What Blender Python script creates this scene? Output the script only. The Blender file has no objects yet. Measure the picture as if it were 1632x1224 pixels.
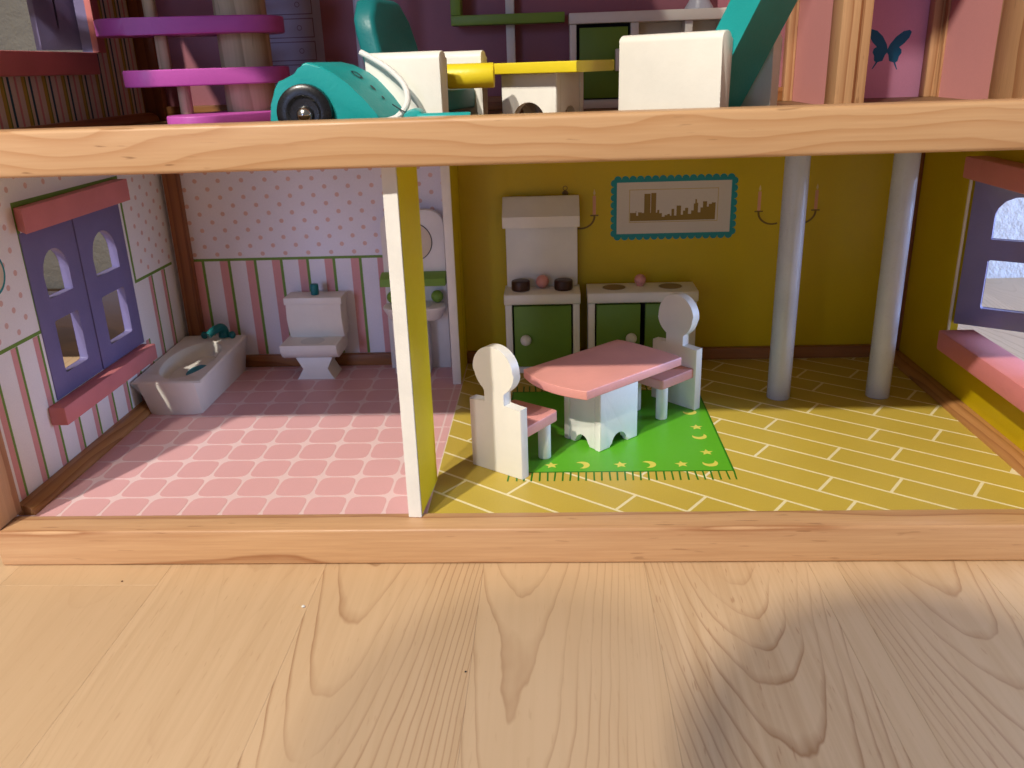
import bpy, bmesh, math, random
from mathutils import Vector, Matrix
random.seed(7)
S = 0.01                                   # the numbers below are centimetres
scene = bpy.context.scene
COL = scene.collection

# ------------------------------------------------------------------ camera
cam_d = bpy.data.cameras.new('camera')
cam = bpy.data.objects.new('camera', cam_d)
COL.objects.link(cam)
Rv = Vector((0.99864772, 0.04130357, -0.03157122))
Uv = Vector((0.01506112, 0.35138359, 0.93611043))
Fv = Vector((-0.04975831, 0.93532005, -0.35028634))
mw = Matrix.Identity(4)
for i in range(3):
    mw[i][0] = Rv[i]; mw[i][1] = Uv[i]; mw[i][2] = -Fv[i]
mw[0][3], mw[1][3], mw[2][3] = 31.4767*S, -43.9065*S, 24.5998*S
cam.matrix_world = mw
cam_d.sensor_width = 36.0
cam_d.lens = 36.0*1357.606/1632.0
cam_d.clip_start = 0.01
cam_d.clip_end = 50
cam_d.dof.use_dof = True
cam_d.dof.focus_distance = 0.56
cam_d.dof.aperture_fstop = 20.0
scene.camera = cam

# ------------------------------------------------------------------ light
world = bpy.data.worlds.new('World')
scene.world = world
world.use_nodes = True
bgn = world.node_tree.nodes['Background']
bgn.inputs[0].default_value = (0.96, 0.88, 0.84, 1)
bgn.inputs[1].default_value = 0.125

def point_lamp(name, loc, power, col, r):
    l = bpy.data.lights.new(name, 'POINT')
    l.energy = power; l.color = col; l.shadow_soft_size = r
    o = bpy.data.objects.new(name, l); COL.objects.link(o)
    o.location = [c*S for c in loc]
    return o
WARM = (1.0, 0.92, 0.80)
point_lamp('ceiling_bulb', (-32, -155, 197), 88, WARM, 0.034)
point_lamp('ceiling_bulb', (-72, -155, 197), 262, WARM, 0.034)

def window_light(name, loc, target, sx, sy, power, col):
    l = bpy.data.lights.new(name, 'AREA')
    l.shape = 'RECTANGLE'; l.size = sx; l.size_y = sy
    l.energy = power; l.color = col
    o = bpy.data.objects.new(name, l); COL.objects.link(o)
    o.location = [c*S for c in loc]
    d = Vector(target) - Vector(loc)
    o.rotation_euler = d.to_track_quat('-Z', 'Y').to_euler()
    return o
window_light('room_window', (-80, -330, 66), (12, 20, 8), 1.1, 1.2, 47, (0.42, 0.56, 1.0))
window_light('side_window', (215, 20, 42), (95, 62, 12), 0.7, 0.7, 66, (0.38, 0.56, 1.0))

scene.view_settings.view_transform = 'Standard'
scene.view_settings.look = 'None'
scene.view_settings.exposure = 0.0
scene.view_settings.gamma = 1.0
scene.view_settings.use_curve_mapping = False
scene.cycles.max_bounces = 6
scene.cycles.diffuse_bounces = 4
scene.cycles.glossy_bounces = 2
scene.cycles.use_denoising = True

# ------------------------------------------------------------------ materials
def newmat(name):
    m = bpy.data.materials.new(name); m.use_nodes = True
    nt = m.node_tree
    return m, nt, nt.nodes['Principled BSDF']
def N(nt, t, **k):
    n = nt.nodes.new(t)
    for a, v in k.items(): setattr(n, a, v)
    return n
def L(nt, a, b): nt.links.new(a, b)
def math_n(nt, op, a, b=None, c=None):
    n = N(nt, 'ShaderNodeMath', operation=op)
    for i, v in enumerate((a, b, c)):
        if v is None: continue
        if isinstance(v, (int, float)): n.inputs[i].default_value = v
        else: L(nt, v, n.inputs[i])
    return n.outputs[0]
def ramp(nt, fac, stops, interp='LINEAR'):
    r = N(nt, 'ShaderNodeValToRGB'); r.color_ramp.interpolation = interp
    el = r.color_ramp.elements
    while len(el) < len(stops): el.new(0.5)
    for e, (p, c) in zip(el, stops):
        e.position = p; e.color = (c[0], c[1], c[2], 1)
    L(nt, fac, r.inputs[0])
    return r.outputs[0]
def mixc(nt, fac, a, b, mode='MIX'):
    m = N(nt, 'ShaderNodeMix', data_type='RGBA', blend_type=mode)
    for i, v in ((0, fac), (6, a), (7, b)):
        if isinstance(v, (int, float)): m.inputs[i].default_value = v
        elif isinstance(v, tuple): m.inputs[i].default_value = (v[0], v[1], v[2], 1)
        else: L(nt, v, m.inputs[i])
    return m.outputs[2]
def objco(nt, sc):
    t = N(nt, 'ShaderNodeTexCoord'); mp = N(nt, 'ShaderNodeMapping')
    mp.inputs['Scale'].default_value = sc
    L(nt, t.outputs['Object'], mp.inputs[0])
    return mp.outputs[0], mp
def noise(nt, vec, scale, detail=3, rough=0.55, dist=0.0):
    n = N(nt, 'ShaderNodeTexNoise')
    n.inputs['Scale'].default_value = scale; n.inputs['Detail'].default_value = detail
    n.inputs['Roughness'].default_value = rough; n.inputs['Distortion'].default_value = dist
    L(nt, vec, n.inputs['Vector'])
    return n.outputs[0]
def bump(nt, b, h, strength, dist):
    n = N(nt, 'ShaderNodeBump'); n.inputs['Strength'].default_value = strength
    n.inputs['Distance'].default_value = dist
    L(nt, h, n.inputs['Height']); L(nt, n.outputs[0], b.inputs['Normal'])

def paint(name, col, rough=0.42, var=0.07, bmp=0.25, scale=90, spec=0.4):
    """sprayed / brushed paint on wood: faint blotches, specks of grain telegraphing through"""
    m, nt, b = newmat(name)
    v, _ = objco(nt, (1, 1, 1))
    n1 = noise(nt, v, 26, 4, 0.6)
    lo = tuple(c*(1-var) for c in col); hi = tuple(min(1, c*(1+var)) for c in col)
    c1 = ramp(nt, n1, [(0.3, lo), (0.7, hi)])
    L(nt, c1, b.inputs['Base Color'])
    n2 = noise(nt, v, scale*8, 3, 0.6)
    r = math_n(nt, 'MULTIPLY_ADD', n2, 0.22, rough-0.11)
    L(nt, r, b.inputs['Roughness'])
    b.inputs['Specular IOR Level'].default_value = spec
    bump(nt, b, n2, bmp, 0.0006)
    return m

def printed(name, col, rough=0.40, var=0.05):
    """ink printed on a lacquered board: fine half-tone mottling"""
    m, nt, b = newmat(name)
    v, _ = objco(nt, (1, 1, 1))
    n1 = noise(nt, v, 18, 3, 0.5)
    n3 = noise(nt, v, 1600, 1, 0.5)
    f = math_n(nt, 'MULTIPLY_ADD', n3, 0.5, math_n(nt, 'MULTIPLY', n1, 0.5))
    lo = tuple(c*(1-var) for c in col); hi = tuple(min(1, c*(1+var)) for c in col)
    L(nt, ramp(nt, f, [(0.32, lo), (0.68, hi)]), b.inputs['Base Color'])
    b.inputs['Specular IOR Level'].default_value = 0.35
    n2 = noise(nt, v, 320, 2, 0.5)
    L(nt, math_n(nt, 'MULTIPLY_ADD', n2, 0.12, rough-0.06), b.inputs['Roughness'])
    bump(nt, b, n1, 0.12, 0.0012)
    return m

def wood(name, axis, light, dark, centre, freq=150.0, wav=0.010, rough=0.42, lateness=0.72, soft=0.9, fleck=0.5):
    """solid pine: growth rings round an axis outside the bar, wandering along its length"""
    m, nt, b = newmat(name)
    t = N(nt, 'ShaderNodeTexCoord')
    oi = N(nt, 'ShaderNodeObjectInfo')
    sep = N(nt, 'ShaderNodeSeparateXYZ'); L(nt, t.outputs['Object'], sep.inputs[0])
    o = {'x': ('X', 'Y', 'Z'), 'y': ('Y', 'X', 'Z'), 'z': ('Z', 'X', 'Y')}[axis]
    al, p, q = (sep.outputs[k] for k in o)
    shift = math_n(nt, 'MULTIPLY', oi.outputs['Random'], 7.3)
    comb = N(nt, 'ShaderNodeCombineXYZ')
    L(nt, math_n(nt, 'MULTIPLY_ADD', al, 3.2, shift), comb.inputs[0])
    L(nt, math_n(nt, 'MULTIPLY', p, 9), comb.inputs[1]); L(nt, math_n(nt, 'MULTIPLY', q, 9), comb.inputs[2])
    w1 = noise(nt, comb.outputs[0], 1.6, 2, 0.45)
    comb2 = N(nt, 'ShaderNodeCombineXYZ')
    L(nt, math_n(nt, 'MULTIPLY_ADD', al, 14, shift), comb2.inputs[0])
    L(nt, math_n(nt, 'MULTIPLY', p, 40), comb2.inputs[1]); L(nt, math_n(nt, 'MULTIPLY', q, 40), comb2.inputs[2])
    w2 = noise(nt, comb2.outputs[0], 2.0, 2, 0.5)
    dp = math_n(nt, 'ADD', p, centre[0]*S); dq = math_n(nt, 'ADD', q, centre[1]*S)
    rr = math_n(nt, 'SQRT', math_n(nt, 'ADD', math_n(nt, 'MULTIPLY', dp, dp), math_n(nt, 'MULTIPLY', dq, dq)))
    rr = math_n(nt, 'ADD', rr, math_n(nt, 'MULTIPLY', w1, wav*2.4))
    rr = math_n(nt, 'ADD', rr, math_n(nt, 'MULTIPLY', w2, wav*0.16))
    rr = math_n(nt, 'ADD', rr, math_n(nt, 'MULTIPLY', oi.outputs['Random'], 0.05))
    saw = math_n(nt, 'FRACT', math_n(nt, 'MULTIPLY', rr, freq))
    mid = tuple(l*0.55+d*0.45 for l, d in zip(light, dark))
    c = ramp(nt, saw, [(0.0, light), (lateness*0.6, tuple(l*0.93+d*0.07 for l, d in zip(light, dark))), (lateness, mid), (0.95, dark), (1.0, light)])
    # fibres
    comb3 = N(nt, 'ShaderNodeCombineXYZ')
    L(nt, math_n(nt, 'MULTIPLY_ADD', al, 22, shift), comb3.inputs[0])
    L(nt, math_n(nt, 'MULTIPLY', p, 700), comb3.inputs[1]); L(nt, math_n(nt, 'MULTIPLY', q, 700), comb3.inputs[2])
    fb = noise(nt, comb3.outputs[0], 1.0, 3, 0.6)
    c = mixc(nt, soft*0.25, c, ramp(nt, fb, [(0.35, dark), (0.65, light)]))
    # resin flecks: short dark dashes
    comb4 = N(nt, 'ShaderNodeCombineXYZ')
    L(nt, math_n(nt, 'MULTIPLY_ADD', al, 60, shift), comb4.inputs[0])
    L(nt, math_n(nt, 'MULTIPLY', p, 520), comb4.inputs[1]); L(nt, math_n(nt, 'MULTIPLY', q, 520), comb4.inputs[2])
    fl = noise(nt, comb4.outputs[0], 1.0, 1, 0.4)
    ff = ramp(nt, fl, [(0.70, (0, 0, 0)), (0.76, (1, 1, 1))])
    patch = ramp(nt, w1, [(0.42, (0, 0, 0)), (0.58, (1, 1, 1))])
    c = mixc(nt, math_n(nt, 'MULTIPLY', math_n(nt, 'MULTIPLY', ff, patch), fleck), c, tuple(d*0.6 for d in dark))
    L(nt, c, b.inputs['Base Color'])
    L(nt, math_n(nt, 'MULTIPLY_ADD', fb, 0.2, rough-0.1), b.inputs['Roughness'])
    b.inputs['Specular IOR Level'].default_value = 0.4
    bump(nt, b, math_n(nt, 'MULTIPLY_ADD', saw, -0.4, fb), 0.25, 0.0004)
    return m

PL, PD = (0.60, 0.36, 0.185), (0.34, 0.15, 0.062)
M = {}
M['pine_x'] = wood('pine along x', 'x', PL, PD, (3.0, 4.5), freq=75, wav=0.010, lateness=0.86)
M['pine_y'] = wood('pine along y', 'y', (0.46, 0.225, 0.078), (0.26, 0.10, 0.03), (3, 5), freq=170)
M['pine_z'] = wood('pine along z', 'z', PL, PD, (4, 4.5), freq=150, wav=0.005)
M['pine_red'] = wood('red brown pine upright', 'z', (0.30, 0.115, 0.04), (0.16, 0.05, 0.018), (4, 4.5), freq=150, wav=0.005)
M['beam_up'] = wood('pine of upper beam', 'x', (0.57, 0.345, 0.178), (0.46, 0.24, 0.105), (3.0, -1.2), freq=140, wav=0.020, soft=0.8, fleck=0.95)
M['rawpole'] = wood('raw pale wood', 'z', (0.58, 0.46, 0.27), (0.36, 0.27, 0.14), (0.6, 0.4), freq=160, wav=0.004, rough=0.7)
M['white'] = paint('white paint', (0.82, 0.80, 0.73), 0.42, 0.05, 0.16, 60)
M['white_edge'] = paint('white painted board edge', (0.82, 0.81, 0.77), 0.5)
M['raw_edge'] = paint('raw white board edge', (0.75, 0.68, 0.52), 0.7)
M['pinkpaint'] = paint('salmon pink paint', (0.70, 0.31, 0.27), 0.42)
M['frame_pink'] = paint('rose paint', (0.60, 0.20, 0.20), 0.5)
M['purple'] = paint('violet paint', (0.17, 0.15, 0.30), 0.5)
M['green'] = paint('leaf green paint', (0.145, 0.27, 0.025), 0.5)
M['green_l'] = paint('light leaf green paint', (0.20, 0.36, 0.045), 0.45)
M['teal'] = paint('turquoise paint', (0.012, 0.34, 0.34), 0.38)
M['teal_d'] = paint('turquoise paint with painted shade', (0.006, 0.16, 0.17), 0.42)  # turquoise darkened so the armchair back carries its shade in the colour
M['magenta'] = paint('orchid purple paint', (0.52, 0.10, 0.42), 0.42)
M['yellowpaint'] = paint('lemon yellow paint', (0.78, 0.62, 0.02), 0.4)
M['brownpaint'] = paint('chocolate brown paint', (0.050, 0.020, 0.012), 0.4)
M['grey'] = paint('pale grey lacquer', (0.50, 0.53, 0.62), 0.30)
M['black'] = paint('black paint', (0.010, 0.010, 0.012), 0.30, bmp=0.05, spec=0.5)
M['dark_gap'] = paint('unlit cupboard inside', (0.015, 0.012, 0.012), 0.8)  # near-black: shade painted into cupboard insides, also the base under plank joints
M['basin'] = paint('pale basin paint', (0.66, 0.66, 0.62), 0.35)
m, nt, b = newmat('polished screw'); b.inputs['Base Color'].default_value = (0.75, 0.74, 0.7, 1)
b.inputs['Metallic'].default_value = 1; b.inputs['Roughness'].default_value = 0.18; M['metal'] = m
M['cord'] = paint('white cord', (0.75, 0.74, 0.72), 0.6)
P = {}
P['tile'] = printed('tile print', (0.70, 0.395, 0.405))
P['grout'] = printed('pale pink joint print', (0.78, 0.58, 0.58))
P['brick'] = printed('olive yellow brick print', (0.52, 0.385, 0.06), 0.40, 0.08)
P['joint'] = printed('cream joint print', (0.78, 0.70, 0.42), 0.40)
P['rug'] = printed('grass green rug print', (0.10, 0.40, 0.018), 0.40)
P['rug_edge'] = printed('dark green rug edge', (0.02, 0.17, 0.008), 0.40)
P['star'] = printed('yellow star print', (0.66, 0.60, 0.09), 0.40)
P['paper'] = printed('cool tinted white wallpaper print', (0.82, 0.80, 0.86), 0.5)  # cool fill light put into the white paper as a lilac tint
P['paper_side'] = printed('cream wallpaper print', (0.86, 0.85, 0.83), 0.5)
P['dot'] = printed('salmon dot print', (0.74, 0.50, 0.43), 0.5)
P['stripe'] = printed('pink stripe print', (0.70, 0.34, 0.33), 0.5)
P['gline'] = printed('green line print', (0.16, 0.30, 0.045), 0.5)
P['ywall'] = printed('mustard yellow wall print', (0.58, 0.42, 0.004), 0.36)
P['ydiv'] = printed('bright yellow board print', (0.76, 0.62, 0.015), 0.40)
P['tealprint'] = printed('teal print', (0.01, 0.26, 0.27), 0.4)
P['picpaper'] = printed('picture mount print', (0.66, 0.60, 0.50), 0.4)
P['picline'] = printed('thin ochre line print', (0.55, 0.42, 0.14), 0.4)
P['sky_brown'] = printed('brown silhouette print', (0.27, 0.17, 0.025), 0.4)
P['candle'] = printed('pink candle print', (0.70, 0.34, 0.20), 0.4)
P['iron'] = printed('brown bracket print', (0.17, 0.105, 0.01), 0.4)
P['flame'] = printed('pale flame print', (0.70, 0.55, 0.25), 0.4)
P['mauve'] = printed('mauve wall print', (0.37, 0.14, 0.17), 0.5)
P['orchid'] = printed('orchid wall print', (0.80, 0.38, 0.58), 0.5)
P['rosewall'] = printed('rose wall print', (0.66, 0.30, 0.29), 0.5)
P['lilac'] = printed('lilac dresser print', (0.45, 0.42, 0.58), 0.5)
P['lilac_line'] = printed('dark lilac line print', (0.20, 0.12, 0.20), 0.5)
P['upwall'] = printed('beige striped wall print', (0.76, 0.72, 0.60), 0.55)
P['ochre'] = printed('ochre stripe print', (0.52, 0.42, 0.06), 0.5)
P['petrol'] = printed('petrol stripe print', (0.006, 0.10, 0.13), 0.5)
P['bfly'] = printed('blue butterfly print', (0.008, 0.15, 0.30), 0.5)
P['upfloor'] = printed('brown upper floor print', (0.20, 0.11, 0.05), 0.5)
P['ceiling'] = printed('cream ceiling board', (0.66, 0.62, 0.52), 0.6)
P['mirror'] = printed('pale mirror print', (0.72, 0.62, 0.46), 0.40)
P['ink'] = printed('black ink print', (0.01, 0.03, 0.04), 0.4)
P['blue'] = printed('blue water print', (0.02, 0.28, 0.42), 0.40)

# maple laminate of the room floor
def maple():
    m, nt, b = newmat('maple laminate')
    t = N(nt, 'ShaderNodeTexCoord'); oi = N(nt, 'ShaderNodeObjectInfo')
    sep = N(nt, 'ShaderNodeSeparateXYZ'); L(nt, t.outputs['Object'], sep.inputs[0])
    rnd = oi.outputs['Random']
    oc = N(nt, 'ShaderNodeSeparateColor'); L(nt, oi.outputs['Color'], oc.inputs[0])
    sh = math_n(nt, 'MULTIPLY', rnd, 37.0)
    def vec(sx, sy, k=1.0):
        c = N(nt, 'ShaderNodeCombineXYZ')
        L(nt, math_n(nt, 'MULTIPLY_ADD', sep.outputs[0], sx, sh), c.inputs[0])
        L(nt, math_n(nt, 'MULTIPLY_ADD', sep.outputs[1], sy, sh), c.inputs[1])
        L(nt, math_n(nt, 'MULTIPLY', rnd, 91.0*k), c.inputs[2])
        return c.outputs[0]
    base = noise(nt, vec(14, 2.0), 1.0, 3, 0.5)
    tone = math_n(nt, 'MULTIPLY_ADD', oc.outputs[2], 0.5, math_n(nt, 'MULTIPLY', base, 0.55))
    col = ramp(nt, tone, [(0.15, (0.62, 0.435, 0.255)), (0.45, (0.555, 0.375, 0.21)), (0.85, (0.475, 0.305, 0.165))])
    # straight fibres
    fb = noise(nt, vec(230, 4.5), 1.0, 4, 0.62)
    col = mixc(nt, math_n(nt, 'MULTIPLY', oc.outputs[1], 0.6), col, ramp(nt, fb, [(0.32, (0.43, 0.27, 0.14)), (0.60, (0.62, 0.435, 0.26))]))
    # flame figure: nested parabolas of growth rings, opening away along each board
    fld = noise(nt, vec(9, 3.0), 1.0, 2, 0.45)
    wob = noise(nt, vec(90, 30), 1.0, 2, 0.5)
    xl = math_n(nt, 'MULTIPLY', math_n(nt, 'SUBTRACT', math_n(nt, 'FRACT', math_n(nt, 'MULTIPLY', sep.outputs[0], 1/0.091)), math_n(nt, 'MULTIPLY_ADD', rnd, 0.5, 0.25)), 0.091)
    par = math_n(nt, 'SUBTRACT', sep.outputs[1], math_n(nt, 'MULTIPLY', math_n(nt, 'MULTIPLY', xl, xl), 120.0))
    par = math_n(nt, 'MULTIPLY_ADD', fld, 0.26, par)
    par = math_n(nt, 'MULTIPLY_ADD', wob, 0.016, par)
    cont = math_n(nt, 'FRACT', math_n(nt, 'MULTIPLY_ADD', par, 24.0, sh))
    line = ramp(nt, cont, [(0.0, (1, 1, 1)), (0.05, (0.55, 0.55, 0.55)), (0.20, (0, 0, 0)), (0.965, (0, 0, 0)), (1.0, (1, 1, 1))])
    brk = ramp(nt, noise(nt, vec(30, 7), 1.0, 2, 0.5), [(0.30, (0.05, 0.05, 0.05)), (0.58, (1, 1, 1))])
    fig = oc.outputs[0]
    lf = math_n(nt, 'MULTIPLY', math_n(nt, 'MULTIPLY', line, brk), math_n(nt, 'MULTIPLY', fig, 0.92))
    col = mixc(nt, lf, col, (0.27, 0.125, 0.05))
    # pores: short dark dashes
    po = noise(nt, vec(900, 75), 1.0, 1, 0.4)
    pf = math_n(nt, 'MULTIPLY', ramp(nt, po, [(0.70, (0, 0, 0)), (0.75, (1, 1, 1))]), math_n(nt, 'MULTIPLY', oc.outputs[1], 0.6))
    col = mixc(nt, pf, col, (0.30, 0.14, 0.06))
    L(nt, col, b.inputs['Base Color'])
    L(nt, math_n(nt, 'MULTIPLY_ADD', fb, 0.14, 0.34), b.inputs['Roughness'])
    b.inputs['Specular IOR Level'].default_value = 0.38
    bump(nt, b, fb, 0.10, 0.0004)
    return m
M['maple'] = maple()
def plaster(nm='white woodchip wallpaper', lo=(0.70, 0.69, 0.68), hi=(0.78, 0.77, 0.76)):
    m, nt, b = newmat(nm)
    v, _ = objco(nt, (1, 1, 1))
    n1 = noise(nt, v, 4, 4, 0.6); n2 = noise(nt, v, 90, 4, 0.65)
    L(nt, ramp(nt, n1, [(0.3, lo), (0.7, hi)]), b.inputs['Base Color'])
    b.inputs['Roughness'].default_value = 0.85
    bump(nt, b, n2, 0.6, 0.004)
    return m
M['plaster'] = plaster()
M['taupe'] = plaster('rough taupe plaster darkened as shade', (0.085, 0.076, 0.058), (0.13, 0.118, 0.092))  # plaster darkened in its colour, standing in for shade on this wall
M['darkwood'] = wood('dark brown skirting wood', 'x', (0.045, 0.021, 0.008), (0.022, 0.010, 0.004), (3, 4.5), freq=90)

# ------------------------------------------------------------------ builders
ORG = {}                                    # thing name -> origin in cm of its frame (None: local numbers)
def root(name, loc, label=None, cat=None, rotz=0.0, group=None, local=False):
    o = bpy.data.objects.new(name, None)
    o.empty_display_size = 0.01
    COL.objects.link(o)
    o.location = [c*S for c in loc]; o.rotation_euler = (0, 0, rotz)
    ORG[o.name] = (0, 0, 0) if local else tuple(loc)
    tag(o, label, cat, group)
    return o
def tag(o, label=None, cat=None, group=None, kind=None):
    if label: o['label'] = label
    if cat: o['category'] = cat
    if group: o['group'] = group
    if kind: o['kind'] = kind
    return o
def top(o):
    while o.parent is not None: o = o.parent
    return o
def link_mesh(name, me, parent):
    o = bpy.data.objects.new(name, me); COL.objects.link(o)
    if parent is not None: o.parent = parent
    return o
def finish(name, bm, mat, parent, bev=0.0, seg=2, smooth=False, angle=35):
    org = ORG[top(parent).name] if parent is not None else (0, 0, 0)
    if bev > 0:
        ed = [e for e in bm.edges if len(e.link_faces) == 2 and e.calc_face_angle(0) > 0.5]
        bmesh.ops.bevel(bm, geom=ed, offset=bev, segments=seg, profile=0.5, affect='EDGES', clamp_overlap=True)
    bmesh.ops.recalc_face_normals(bm, faces=bm.faces[:])
    for v in bm.verts: v.co = (v.co - Vector(org))*S
    me = bpy.data.meshes.new(name)
    bm.to_mesh(me); bm.free()
    if smooth or bev > 0:
        for p_ in me.polygons: p_.use_smooth = True
        me.set_sharp_from_angle(angle=math.radians(angle))
    for mm in (mat if isinstance(mat, (list, tuple)) else [mat]): me.materials.append(mm)
    return link_mesh(name, me, parent)
def box(name, x0, x1, y0, y1, z0, z1, mat, parent, bev=0.06, seg=2):
    bm = bmesh.new()
    bmesh.ops.create_cube(bm, size=1)
    for v in bm.verts:
        v.co = Vector((x0 if v.co.x < 0 else x1, y0 if v.co.y < 0 else y1, z0 if v.co.z < 0 else z1))
    return finish(name, bm, mat, parent, bev, seg)
def hexa(name, pts, mat, parent, bev=0.06):
    """8 corners: bottom 4 counter-clockwise, then top 4"""
    bm = bmesh.new(); v = [bm.verts.new(p) for p in pts]
    for f in ((3, 2, 1, 0), (4, 5, 6, 7), (0, 1, 5, 4), (1, 2, 6, 5), (2, 3, 7, 6), (3, 0, 4, 7)):
        bm.faces.new([v[i] for i in f])
    return finish(name, bm, mat, parent, bev)
def prism_bm(loops, depth, frame):
    """loops: outline then holes, 2-D; frame(u, v, w) -> xyz; extruded w = 0..depth"""
    bm = bmesh.new(); edges = []
    for lp in loops:
        vs = [bm.verts.new((p[0], p[1], 0)) for p in lp]
        for i in range(len(vs)): edges.append(bm.edges.new((vs[i], vs[(i+1) % len(vs)])))
    if len(loops) == 1:
        bm.faces.new(bm.verts[:])
    else:
        bmesh.ops.triangle_fill(bm, edges=edges, use_beauty=True, use_dissolve=True)
    if depth:
        r = bmesh.ops.extrude_face_region(bm, geom=bm.faces[:])
        for g in r['geom']:
            if isinstance(g, bmesh.types.BMVert): g.co.z += depth
    for v in bm.verts: v.co = Vector(frame(*v.co))
    return bm
def plate(name, loops, depth, frame, mat, parent, bev=0.0, seg=2, smooth=True):
    return finish(name, prism_bm(loops, depth, frame), mat, parent, bev, seg, smooth)
FX = lambda x: (lambda u, v, w: (x+w, u, v))      # drawn on a wall x = const: u = y, v = z
FY = lambda y: (lambda u, v, w: (u, y+w, v))      # on y = const: u = x, v = z
FZ = lambda z: (lambda u, v, w: (u, v, z+w))      # lying: u = x, v = y
def circ(cx, cy, r, n=32, a0=0.0, a1=2*math.pi, ry=None):
    full = abs(a1-a0-2*math.pi) < 1e-6
    k = n if full else n+1
    return [(cx+r*math.cos(a0+(a1-a0)*i/n), cy+(ry or r)*math.sin(a0+(a1-a0)*i/n)) for i in range(k)]
def rrect(x0, x1, y0, y1, r, n=5):
    out = []
    for cx, cy, a in ((x1-r, y0+r, -90), (x1-r, y1-r, 0), (x0+r, y1-r, 90), (x0+r, y0+r, 180)):
        for i in range(n+1):
            t = math.radians(a+90*i/n); out.append((cx+r*math.cos(t), cy+r*math.sin(t)))
    return out
def rect(x0, x1, y0, y1): return [(x0, y0), (x1, y0), (x1, y1), (x0, y1)]
def arch(x0, x1, y0, y1, n=14):
    r = (x1-x0)/2; cx = (x0+x1)/2
    return [(x0, y0), (x1, y0)] + circ(cx, y1-r, r, n, 0, math.pi)
def lathe(name, prof, c, mat, parent, n=28, axis='z', smooth=True, angle=40):
    bm = bmesh.new(); rings = []
    def put(r, h, t):
        a, b_ = r*math.cos(t), r*math.sin(t)
        return {'z': (c[0]+a, c[1]+b_, c[2]+h), 'y': (c[0]+a, c[1]+h, c[2]+b_), 'x': (c[0]+h, c[1]+a, c[2]+b_)}[axis]
    for r, h in prof:
        rings.append([bm.verts.new(put(max(r, 1e-4), h, 2*math.pi*i/n)) for i in range(n)])
    for a, b_ in zip(rings, rings[1:]):
        for i in range(n): bm.faces.new((a[i], a[(i+1) % n], b_[(i+1) % n], b_[i]))
    bm.faces.new(rings[0][::-1]); bm.faces.new(rings[-1])
    return finish(name, bm, mat, parent, 0, 2, smooth, angle)
def cyl(name, c, r, h, mat, parent, ch=0.06, n=28, axis='z'):
    return lathe(name, [(r-ch, 0), (r-ch*0.3, ch*0.3), (r, ch), (r, h-ch), (r-ch*0.3, h-ch*0.3), (r-ch, h)], c, mat, parent, n, axis)
def ball(name, c, r, mat, parent, sz=1.0, n=24):
    return lathe(name, [(r*math.sin(math.pi*i/14), -r*sz*math.cos(math.pi*i/14)) for i in range(15)], c, mat, parent, n)
def tube(name, pts, r, mat, parent, n=10, sub=6):
    # Catmull-Rom through the points
    P_ = [Vector(p) for p in pts]; path = []
    for i in range(len(P_)-1):
        p0, p1, p2, p3 = P_[max(i-1, 0)], P_[i], P_[i+1], P_[min(i+2, len(P_)-1)]
        for k in range(sub):
            t = k/sub
            path.append(0.5*((2*p1)+(p2-p0)*t+(2*p0-5*p1+4*p2-p3)*t*t+(-p0+3*p1-3*p2+p3)*t**3))
    path.append(P_[-1])
    bm = bmesh.new(); rings = []
    up = Vector((0.1, 0.2, 1)).normalized()
    for i, p in enumerate(path):
        d = (path[min(i+1, len(path)-1)]-path[max(i-1, 0)]).normalized()
        s1 = d.cross(up).normalized(); s2 = s1.cross(d)
        rad = r[0]+(r[1]-r[0])*i/(len(path)-1) if isinstance(r, tuple) else r
        rings.append([bm.verts.new(p+rad*(math.cos(2*math.pi*k/n)*s1+math.sin(2*math.pi*k/n)*s2)) for k in range(n)])
    for a, b_ in zip(rings, rings[1:]):
        for i in range(n): bm.faces.new((a[i], a[(i+1) % n], b_[(i+1) % n], b_[i]))
    bm.faces.new(rings[0][::-1]); bm.faces.new(rings[-1])
    return finish(name, bm, mat, parent, 0, 2, True)
def sheets(name, polys, frame, mat, parent):
    """flat ink: many outlines joined into one printed layer"""
    bm = bmesh.new()
    for lp in polys:
        bm.faces.new([bm.verts.new(frame(p[0], p[1], 0)) for p in lp])
    return finish(name, bm, mat, parent)
def ring(cx, cy, r, w, n=40):
    out = []
    for i in range(n):
        a, b_ = 2*math.pi*i/n, 2*math.pi*(i+1)/n
        out.append([(cx+(r-w)*math.cos(a), cy+(r-w)*math.sin(a)), (cx+r*math.cos(a), cy+r*math.sin(a)),
                    (cx+r*math.cos(b_), cy+r*math.sin(b_)), (cx+(r-w)*math.cos(b_), cy+(r-w)*math.sin(b_))])
    return out
def frame_lines(x0, x1, y0, y1, w):
    return [rect(x0, x1, y0, y0+w), rect(x0, x1, y1-w, y1), rect(x0, x0+w, y0+w, y1-w), rect(x1-w, x1, y0+w, y1-w)]
def clip(poly, x0, x1, y0, y1):
    def cut(pl, ins, inter):
        out = []
        for i in range(len(pl)):
            a, b_ = pl[i-1], pl[i]
            if ins(b_):
                if not ins(a): out.append(inter(a, b_))
                out.append(b_)
            elif ins(a): out.append(inter(a, b_))
        return out
    def ix(x): return lambda a, b_: (x, a[1]+(b_[1]-a[1])*(x-a[0])/(b_[0]-a[0]))
    def iy(y): return lambda a, b_: (a[0]+(b_[0]-a[0])*(y-a[1])/(b_[1]-a[1]), y)
    for ins, it in ((lambda p: p[0] >= x0, ix(x0)), (lambda p: p[0] <= x1, ix(x1)), (lambda p: p[1] >= y0, iy(y0)), (lambda p: p[1] <= y1, iy(y1))):
        if len(poly) < 3: return []
        poly = cut(poly, ins, it)
    return poly
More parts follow.
